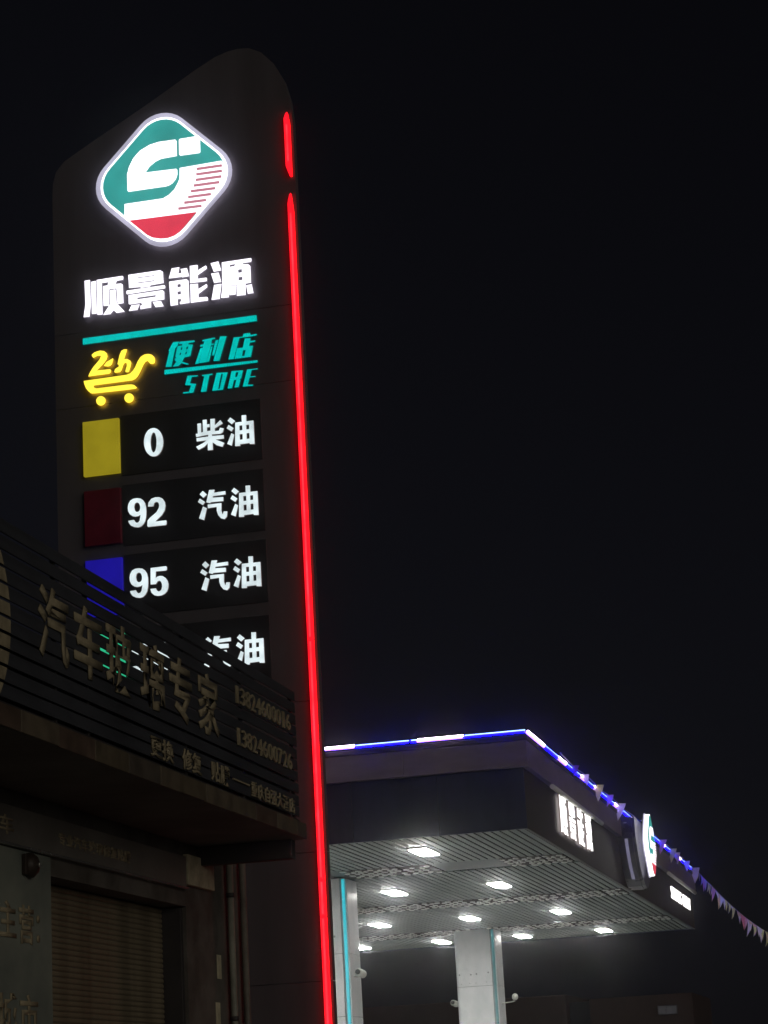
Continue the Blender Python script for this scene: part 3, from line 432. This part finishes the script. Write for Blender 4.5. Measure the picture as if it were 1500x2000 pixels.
# columns with cladding panels, light tube in the corner groove
def column(xa, xb, ya, yb, tube):
    r = 0.09
    col = box('column', xa+0.03, xb-0.03, ya+0.03, yb-0.03, 0.0, cz-0.004, MAT['colside'], can)
    def prof():
        P = []
        for (qx, qy, a0) in ((xb-r, yb-r, 0), (xa+r, yb-r, 90), (xa+r, ya+r, 180)):
            for i in range(5):
                t = math.radians(a0+i*22.5); P.append((qx+r*math.cos(t), qy+r*math.sin(t)))
        P += [(xb-0.12, ya), (xb-0.12, ya+0.035), (xb-0.035, ya+0.12), (xb, ya+0.12)]
        return P
    P = prof()
    for a, e in zip([0, .98, 2.17, 3.36, 4.55], [.98, 2.17, 3.36, 4.55, 5.99]):
        V = [(x, y, z) for z in (a+0.006, e-0.006) for x, y in P]; n = len(P)
        F = [(i, (i+1) % n, n+(i+1) % n, n+i) for i in range(n)] + [tuple(range(n)), tuple(range(n, 2*n))]
        part('cladding_panel', mk('cladding_panel', V, F, MAT['col']), col)
    for (bx_, bz_) in ((0.10, 4.86), (0.40, 4.85), (0.55, 4.86), (0.86, 4.88), (0.14, 4.62), (0.36, 4.63), (0.52, 4.63), (0.80, 4.64)):
        rr_ = 0.022 if bz_ > 4.8 else 0.011
        part('bolt', tube_me('bolt', [(xa+bx_, ya-0.012, bz_), (xa+bx_, ya-0.001, bz_)], rr_, MAT['colside'], 8), col)
    part('light_tube', tube_me('light_tube', [(xb-0.055, ya+0.05, 0.1), (xb-0.055, ya+0.05, 5.97)], 0.034, MAT[tube], 10), col)
    return col
column(-12.0, -10.88, 42.6, 43.6, 'cyan_tube')
column(-12.0, -10.93, 58.15, 59.25, 'cyan_dim')
# roof edge light line: frosted tube with a bright core, in lengths
def led(p, q, white):
    p, q = Vector(p), Vector(q); o = Vector((0.018, -0.026, 0.016))
    t = part('roof_light_tube', tube_me('roof_light_tube', [p, q], 0.026, MAT['led_lav' if white else 'led_blue'], 10), can)
    part('light_core', tube_me('light_core', [p+o, q+o], 0.016 if white else 0.009, MAT['led_white' if white else 'led_pale'], 8), t)
zl = ct+0.03
for a, e, w in ((-16.7, -15.5, 0), (-15.47, -14.6, 1), (-14.57, -13.4, 0), (-13.37, -12.3, 1), (-12.27, -11.0, 0), (-10.97, -9.75, 0), (-9.72, -9.12, 1), (-9.09, -8.17, 0), (-8.13, -8.03, 0), (-8.02, -7.23, 1), (-7.20, -6.17, 0)):
    led((a, cy0-b, zl), (e, cy0-b, zl), w)
yy = 36.95
for ln, w in ((1.7, 1), (1.5, 0), (0.9, 1), (1.7, 0), (0.6, 1), (1.2, 0), (0.9, 1), (2.0, 0), (0.6, 1), (2.2, 0), (0.5, 1), (2.5, 0), (0.5, 1), (2.2, 0), (0.7, 1), (3.0, 0), (0.6, 1), (2.6, 0)):
    led((cx1+b, yy, zl), (cx1+b, yy+ln-0.03, zl), w); yy += ln
# brand letters along the side fascia, and the small line further back
for k in range(4):
    part('brand_letter', lit('brand_letter', gl('L%d' % k, lambda x, z: ((lambda c: c+(40.07+(x+7.685)/1.818*4.1-c)*0.80)(40.57+1.035*k), 6.25+(z-9.59)/0.405*0.70)), cx1+0.035, cx1+0.06, fr_side, MAT['can_letter'], MAT['c_side'], MAT['c_back']), can)
for q, ch in enumerate('SHUNJING ENERGY'):
  a = 58.1+q*0.31
  if ch != ' ': part('small_letter', text_me('small_letter', ch, a+(0.1 if ch == 'I' else 0), a+(0.17 if ch == 'I' else 0.27), 6.43, 6.74, cx1+0.003, cx1+0.02, fr_side, MAT['can_letter'], 0.0), can)
for ya, yb in ((39.2, 45.3), (57.0, 63.45)):
    part('light_hood', tube_me('light_hood', [(cx1+0.105, ya, 6.955), (cx1+0.105, yb, 6.955)], 0.045, MAT['white_plastic'], 12), can)
# shield and emblem halfway along the side
def ushape(yc, hw, zt, zb, r, n=10):
    P = [(yc-hw, zt), (yc+hw, zt)]
    for i in range(n+1):
        t = math.pi*i/n
        P.append((yc+hw*math.cos(t)*(1-0.25*math.sin(t)), zb+r-r*math.sin(t)))
    return P
sh = part('emblem_shield', shape('emblem_shield', [[ushape(49.75, 1.35, 7.42, 5.96, 1.0)]], cx1+0.003, -5.93, fr_side, MAT['shield']), can)
part('shield_rim', shape('shield_rim', [[ushape(49.75, 1.33, 7.40, 5.98, 1.0)]], -5.929, -5.86, fr_side, MAT['shield']), sh)
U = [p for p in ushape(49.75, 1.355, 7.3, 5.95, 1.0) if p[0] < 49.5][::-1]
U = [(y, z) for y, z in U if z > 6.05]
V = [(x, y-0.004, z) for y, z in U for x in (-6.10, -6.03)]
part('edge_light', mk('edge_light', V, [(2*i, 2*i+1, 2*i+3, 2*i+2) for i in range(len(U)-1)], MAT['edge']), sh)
ce = part('side_emblem', shape('side_emblem', [[rdiamond(49.6, 6.90, 0.83, 0.3)]], -5.775, -5.75, fr_side, MAT['rim']), can)
part('emblem_face', shape('emblem_face', [[rdiamond(49.6, 6.90, 0.80, 0.295)]], -5.749, -5.66, fr_side, MAT['can_letter']), ce)
fx = lambda x, z: (49.6+(x-CX)*0.985, 6.90+(z-CZ)*0.985)
part('emblem_green', shape('emblem_green', [[rdiamond(49.6, 6.90, 0.77, 0.285)]], -5.659, -5.655, fr_side, MAT['g_emblem']), ce)
for pl in gl('emblem_white', fx): part('emblem_stroke', shape('emblem_stroke', [pl], -5.654, -5.650, fr_side, MAT['w_emblem']), ce)
for pl in gl('emblem_stripe', fx): part('emblem_stripe', shape('emblem_stripe', [pl], -5.649, -5.646, fr_side, MAT['st_emblem']), ce)
part('emblem_red', shape('emblem_red', gl('emblem_red', fx), -5.649, -5.646, fr_side, MAT['r_emblem']), ce)
part('emblem_stay', tube_me('emblem_stay', [(cx1+0.05, 50.0, 7.56), (-5.84, 49.6, 7.45)], 0.012, MAT['trim'], 6), ce)

# ------------------------------------------------------------------ canopy lamps
LX = [-8.5, -10.735, -13.0, -15.3]; LY = [39.05, 46.2, 54.15, 61.35]
names = {(0, 0): 'canopy lamp nearest the camera, alone in the front ceiling field',
         (1, 1): 'left canopy lamp of the two in the second ceiling field', (0, 1): 'right canopy lamp of the two in the second ceiling field',
         (2, 2): 'leftmost of three canopy lamps in the third ceiling field', (1, 2): 'middle of three canopy lamps in the third ceiling field, left of centre column top', (0, 2): 'rightmost of three canopy lamps in the third ceiling field',
         (3, 3): 'leftmost of four canopy lamps along the far ceiling edge, beside the near column', (2, 3): 'far edge canopy lamp just left of the rear column top', (1, 3): 'far edge canopy lamp just right of the rear column top', (0, 3): 'rightmost of four canopy lamps along the far ceiling edge'}
ring = [(-0.19, -0.62), (0.19, -0.62), (0.19, 0.62), (-0.19, 0.62)]
house_me = box_me('housing', -0.185, 0.185, -0.56, 0.56, -0.030, 0.0, MAT['white_plastic'], 0.008)
diff_me = box_me('diffuser', -0.16, 0.16, -0.52, 0.52, -0.050, -0.031, MAT['lamp'], 0.012)
for j, y in enumerate(LY):
    for i, x in enumerate(LX):
        lab = names.get((i, j), 'canopy lamp hidden behind the tall price pylon')
        t = thing('canopy_lamp', lab, 'lamp', (x, y, cz-0.001), 'lamps in the canopy ceiling')
        for nm, me in (('housing', house_me), ('diffuser', diff_me)):
            o = bpy.data.objects.new(nm, me); COL.objects.link(o); o.parent = t

# ------------------------------------------------------------------ security cameras on the columns
def cctv(label, root, tip, kind):
    root, tip = Vector(root), Vector(tip)
    t = thing('security_camera', label, 'camera', root, 'security cameras on the columns')
    part('arm', tube_me('arm', [root, root.lerp(tip, .75)+Vector((0, 0, -.01)), tip], 0.016, MAT['white_plastic'], 8), t)
    d = (tip-root).normalized()
    if kind == 'dome':
        V, F = [], []; R = 0.085; c = tip+Vector((0, 0, 0.10))
        for i in range(7):
            a = math.pi*i/6
            for k in range(12): V.append(c+Vector((R*math.sin(a)*math.cos(k*math.pi/6), R*math.sin(a)*math.sin(k*math.pi/6), R*math.cos(a)*1.05)))
        for i in range(6):
            for k in range(12): F.append((i*12+k, i*12+(k+1) % 12, (i+1)*12+(k+1) % 12, (i+1)*12+k))
        part('dome', mk('dome', V, F, MAT['white_plastic'], True), t)
        part('neck', tube_me('neck', [tip, tip+Vector((0, 0, .05))], 0.022, MAT['black'], 8), t)
    else:
        c = tip+Vector((0, 0, 0.05)); a = c-Vector((0.02, 0.12, -0.02)); e = c+Vector((0.03, 0.10, -0.02))
        part('camera_body', tube_me('camera_body', [a, a.lerp(e, .06), a.lerp(e, .94), e], [0.06, 0.08, 0.08, 0.06], MAT['white_plastic'], 12), t)
        part('lens_hood', tube_me('lens_hood', [a-Vector((.004, .03, -.004)), a], 0.05, MAT['black'], 12), t)
cctv('white camera on the near column, right of its cyan light tube', (-10.88, 43.0, 4.12), (-10.73, 42.9, 4.12), 'body')
cctv('white camera on the left side of the rear column', (-12.0, 58.7, 4.08), (-12.17, 58.6, 4.12), 'body')
cctv('white dome camera on a long arm, right of the rear column', (-10.93, 58.7, 4.10), (-10.56, 58.6, 4.14), 'dome')

# ------------------------------------------------------------------ bunting along the roof edge and beyond
bun = thing('bunting', 'string of coloured pennants running along the canopy roof edge and down to the right', 'bunting', (-6.1, 63.6, 7.5))
E0 = Vector((-6.08, 40.0, 7.66)); E1 = Vector((-6.08, 63.4, 7.62)); E2 = Vector((-3.15, 58.5, 4.95))
sp = [E0.lerp(E1, k/14)+Vector((0, 0, -0.05*math.sin(math.pi*k/14*7)**2)) for k in range(15)] + [E1.lerp(E2, k/8)-Vector((0, 0, 0.30*math.sin(math.pi*k/8))) for k in range(1, 9)]
part('string', tube_me('string', sp, 0.008, MAT['string'], 5), bun)
def along(s):            # 0..1 on the roof run, 1..2 beyond it
    if s <= 1: return E0.lerp(E1, s)
    return E1.lerp(E2, s-1)-Vector((0, 0, 0.30*math.sin(math.pi*(s-1))))
FL = [(0.075, 'purple', .6), (0.13, 'lav', .6), (0.27, 'pink', .7), (0.20, 'yellow', .95), (0.335, 'white', 1.05), (0.66, 'pink', 1.0), (0.755, 'yellow', 1.0), (0.80, 'peach', 0.8), (0.90, 'lav', 0.8), (0.985, 'lav', 1.2), (1.035, 'white', 0.7), (1.08, 'pink', 1.15), (1.135, 'yellow', 0.7), (1.18, 'pink', 1.05), (1.235, 'peach', 1.2),
      (1.29, 'white', 0.8), (1.34, 'white', 0.7), (1.375, 'yellow', 0.9), (1.43, 'lav', 0.9), (1.465, 'red', 1.15), (1.53, 'lav', 1.2), (1.58, 'yellow', 0.9), (1.63, 'lav', 1.1), (1.70, 'yellow', 1.0), (1.76, 'white', 1.1), (1.83, 'pink', 1.0), (1.9, 'lav', 1.0)]
fr = random.Random(11)
FL = [(s_, c_, k_*(0.95 if s_ > 1 else 1)) for s_, c_, k_ in FL] + [(1.02+0.04*q+fr.uniform(-.012, .012), fr.choice(['pink', 'lav', 'peach', 'white', 'yellow', 'white']), fr.uniform(.6, .85)) for q in range(22)]
for s, c, k in FL:
    p = along(s); q = along(min(s+0.02, 1.99)) if s > 1 else along(s+0.001)
    d = (q-p).normalized()
    h = Vector((d.x, d.y, d.z))
    if s <= 1: h = Vector((0.9, 0.43, 0)).normalized()         # pennants on the roof run hang twisted, showing their faces
    w = 0.28*k; L = 0.37*k
    sw = Vector((fr.uniform(-.10, .02), fr.uniform(-.15, .05), 0)); tw = Vector((fr.uniform(-.3, .3), -1, 0)).normalized()
    V = []; nn = 6; th = Vector((0.003, -0.004, 0))
    for i in range(nn+1):
        f = i/nn; ww = w*(1-f)*0.5; cpt = p+Vector((0, 0, -L*f))+sw*f*f*k+tw*0.03*math.sin(f*5+s*9)
        V += [cpt-h*ww, cpt+tw*0.015, cpt+h*ww]
    m = len(V); V += [v+th for v in V]
    F = []
    for i in range(nn):
        for j in range(2):
            a = i*3+j; F += [(a, a+1, a+4, a+3), (m+a, m+a+3, m+a+4, m+a+1)]
    part('pennant', mk('pennant', V, F, FLAG[c], True), bun)

# ------------------------------------------------------------------ roadside shop
shop = thing('roadside_shop', 'dark low shop with brown roller shutter and tiled overhang', 'building', (-8.4, 13.6, 0))
XW = -5.9
box('wall', -11.0, XW, 7.0, 14.80, 0.13, 4.55, MAT['wall'], shop)
box('wall', -11.0, XW, 17.78, 19.30, 0.13, 4.55, MAT['wall'], shop)
box('wall', -11.0, XW, 14.801, 17.779, 3.30, 4.55, MAT['wall'], shop)
box('back_wall', -11.0, -6.6, 14.802, 17.778, 0.13, 3.299, MAT['wall'], shop)
shut = box('shutter', -6.13, -6.10, 14.81, 17.77, 0.13, 3.29, MAT['steel'], shop)
prof = [(-6.099, 0.001), (-6.096, 0.004), (-6.090, 0.012), (-6.090, 0.026), (-6.095, 0.036), (-6.099, 0.0395)]
sl = mk('shutter_slat', [(x, y, z) for y in (14.815, 17.765) for x, z in prof], [(i, i+1, 7+i, 6+i) for i in range(5)] + [tuple(range(6)), tuple(range(6, 12)), (0, 6, 11, 5)], MAT['shutter'])
for i in range(78):
    o = part('shutter_slat', sl, shut); o.location = (0, 0, 0.14+0.0404*i)
for y in (14.80, 17.72): box('shutter_guide', -6.12, -5.93, y, y+0.06, 0.13, 3.29, MAT['steel'], shop, 0.004)
# overhanging slab with tiled edge, beam below its end
box('overhang_slab', XW+0.001, -4.975, 7.0, 18.2, 3.82, 3.955, MAT['soffit'], shop)
y = 7.0; i = 0
tr = random.Random(5)
while y < 18.15:
    L = min(tr.choice([0.6, 0.6, 0.62, 0.4]), 18.2-y)
    box('edge_tile', -4.974, -4.955+tr.uniform(-.004, .004), y+0.004, y+L-0.004, 3.815+tr.uniform(0, .006), 3.95, TILES[tr.randrange(4)], shop, 0.004); y += L; i += 1
box('parapet', -5.12, -5.06, 7.0, 18.1, 3.956, 4.47, MAT['steel'], shop)
box('end_beam', XW+0.002, -5.06, 18.08, 18.2, 3.66, 3.818, MAT['steel'], shop, 0.006)
# lettered lintel, painted board, plaster patch, pipes
lin = box('lintel_board', XW+0.001, -5.86, 9.0, 17.70, 3.45, 3.70, MAT['lintel'], shop, 0.004)
box('lintel_trim', XW+0.001, -5.85, 9.0, 17.72, 3.432, 3.447, MAT['trim'], lin)
part('lintel_letters', text_me('lintel_letters', '专业汽车玻璃修复贴膜', 14.86, 16.35, 3.52, 3.61, -5.859, -5.853, fr_side, MAT['khaki'], 0.02), lin)
part('lintel_letters', text_me('lintel_letters', '汽车', 13.55, 14.05, 3.50, 3.63, -5.859, -5.853, fr_side, MAT['khaki'], 0.02), lin)
bd = box('painted_board', XW+0.001, -5.885, 12.2, 14.78, 0.5, 3.425, MAT['board'], shop, 0.003)
for body, u0, u1, v0, v1 in (('主', 13.86, 14.14, 2.83, 3.07), ('营：', 14.19, 14.55, 2.80, 3.06), ('城', 13.82, 14.14, 2.20, 2.47), ('市', 14.19, 14.50, 2.20, 2.47)):
    part('board_character', text_me('board_character', body, u0, u1, v0, v1, -5.884, -5.878, fr_side, MAT['khaki'], 0.02), bd)
box('plaster_patch', XW+0.001, -5.855, 17.73, 18.44, 3.475, 3.725, MAT['plaster_white'], shop, 0.006)
part('drain_pipe', tube_me('drain_pipe', [(-5.85, 18.86, 0.13), (-5.85, 18.86, 3.81)], 0.03, MAT['pipe_grey'], 10), shop)
for z in (1.2, 2.4, 3.45): part('pipe_clip', tube_me('pipe_clip', [(-5.85, 18.86, z), (-5.85, 18.86, z+0.04)], 0.038, MAT['steel'], 10), shop)
part('corner_pipe', tube_me('corner_pipe', [(-5.85, 19.24, 0.13), (-5.85, 19.24, 3.9)], 0.03, MAT['pipe_khaki'], 10), shop)
for k, (yy_, z0, z1, xx) in enumerate(((18.55, 2.3, 2.55, .03), (18.62, 2.75, 2.95, .03), (18.6, 1.4, 1.7, .03))):
    box('notice_sticker', XW+0.001, XW+0.004, yy_-0.06, yy_+0.06, z0, z1, MAT['plaster_white'], shop)
# alarm bell on the painted board
bell = thing('alarm_bell', 'small dark alarm bell on the painted board beside the shutter', 'bell', (-5.88, 14.36, 3.33))
part('bell_dome', tube_me('bell_dome', [(-5.884, 14.36, 3.33), (-5.85, 14.36, 3.33), (-5.82, 14.36, 3.33), (-5.805, 14.36, 3.33)], [0.085, 0.085, 0.06, 0.02], MAT['bell'], 20), bell)
part('bell_gong', tube_me('bell_gong', [(-5.806, 14.36, 3.33), (-5.79, 14.36, 3.33)], 0.018, MAT['trim'], 10), bell)
part('bell_bracket', box_me('bell_bracket', -5.884, -5.85, 14.25, 14.30, 3.26, 3.40, MAT['bell'], 0.006), bell)

# ------------------------------------------------------------------ louvred sign over the shop
lou = thing('louvred_sign', 'dark louvred signboard with khaki raised lettering above the roller shutter shop', 'sign', (-5.0, 12.6, 3.96))
sme = box_me('louvre_slat', -5.0, -4.989, 7.2, 18.12, 0.0, 0.081, MAT['slat'], 0.002)
ZS = [3.999+0.0978*k for k in range(11)]
for k, z in enumerate(ZS):
    o = part('louvre_slat', sme, lou); o.location = (fr.uniform(-.0015, .0015), 0, z); o.rotation_euler.x = fr.uniform(-.0003, .0003)
for y in (7.6, 8.9, 10.2, 11.5, 12.7, 13.25, 15.2, 16.6, 18.05):
    box('sign_post', -5.03, -5.003, y-0.012, y+0.012, 3.956, 5.05, MAT['steel'], lou)
for z in (3.97,): box('bottom_rail', -5.03, -4.99, 7.2, 18.12, 3.957, 3.975, MAT['steel'], lou)
# round khaki emblem carried slat by slat
R, yc, zc = 0.667, 11.28, 4.45
for z in ZS:
    lo, hi = z+0.002, z+0.079
    P = []
    def hw(v): return math.sqrt(max(0, R*R-(v-zc)**2))
    zz = [lo+(hi-lo)*i/5 for i in range(6)]
    if hw(lo) == 0 or hw(hi) == 0: continue
    P = [(yc-hw(v), v) for v in zz] + [(yc+hw(v), v) for v in reversed(zz)]
    part('emblem_slice', shape('emblem_slice', [[P]], -4.988, -4.982, fr_side, MAT['khaki']), lou)
for ch, u in zip('汽车玻璃专家', (12.37, 12.96, 13.53, 14.19, 14.80, 15.44)):
    o = part('sign_character', text_me('sign_character', ch, u, u+0.50, 4.335, 4.80, -4.986, -4.978, fr_side, MAT['khaki'], 0.021), lou)
for body, v in (('13824600016', 4.695), ('13824600726', 4.365)):
  for q, ch in enumerate(body):
    a = 16.36+q*0.1435+(0.035 if ch == '1' else 0)
    part('phone_digit', text_me('phone_digit', ch, a, a+(0.055 if ch == '1' else 0.12), v, v+0.135, -4.987, -4.975, fr_side, MAT['khaki'], 0.0), lou)
for body, u0, u1 in (('更换', 14.36, 14.85), ('修复', 15.04, 15.48), ('贴膜', 15.70, 16.16)):
    part('service_word', text_me('service_word', body, u0, u1, 4.005, 4.155, -4.987, -4.978, fr_side, MAT['khaki'], 0.024), lou)
box('sign_dash', -4.988, -4.976, 16.24, 16.66, 4.078, 4.09, MAT['khaki'], lou)
part('address_line', text_me('address_line', '重庆自强大酒店', 16.71, 17.95, 4.005, 4.13, -4.987, -4.975, fr_side, MAT['khaki'], 0.015), lou)

# ------------------------------------------------------------------ low buildings behind the station
far = thing('station_shop', 'low brown building behind the filling station with a small pale window', 'building', (-11, 78, 0))
box('wall', -22, -11.82, 75, 81, 0.006, 4.95, MAT['brown'], far, 0.02)
box('wall', -11.05, -7.65, 75, 81, 0.006, 4.75, MAT['brown'], far, 0.02)
box('recess', -11.81, -11.06, 75.6, 81, 0.006, 4.70, MAT['far_dark'], far)
wd = box('window', -8.83, -8.17, 74.97, 75.02, 4.08, 4.40, MAT['far_dark'], far, 0.005)
box('pane', -8.79, -8.21, 74.955, 74.968, 4.11, 4.37, MAT['far_win'], wd)
box('roof_edge', -22.1, -7.55, 74.9, 81.1, 4.951, 5.03, MAT['far_dark'], far, 0.01) if False else None
bw = thing('boundary_wall', 'low dark wall at the right behind the canopy', 'wall', (-3, 78, 0))
box('wall_body', -7.6, 3, 77.8, 78.0, 0.0, 3.55, MAT['brown'], bw)
box('coping', -7.6, 3, 77.74, 78.06, 3.551, 3.62, MAT['lintel'], bw, 0.01)

# ------------------------------------------------------------------ added scattering air, its glow stands in for lens bloom
hz_me = box_me('bloom_haze', -70, 60, -12, 110, -1.0, 16.0, MAT['void'])
hm = bpy.data.materials.new('bloom_air'); hm.use_nodes = True
hn = hm.node_tree.nodes; hn.remove(hn['Principled BSDF'])
pv = hn.new('ShaderNodeVolumePrincipled'); pv.inputs['Density'].default_value = 0.0014; pv.inputs['Anisotropy'].default_value = 0.987
pv.inputs['Color'].default_value = (0.9, 0.9, 0.95, 1)
hm.node_tree.links.new(pv.outputs['Volume'], hn['Material Output'].inputs['Volume'])
hz_me.materials.clear(); hz_me.materials.append(hm)
hz = part('bloom_haze', hz_me, None); hz['kind'] = 'stuff'
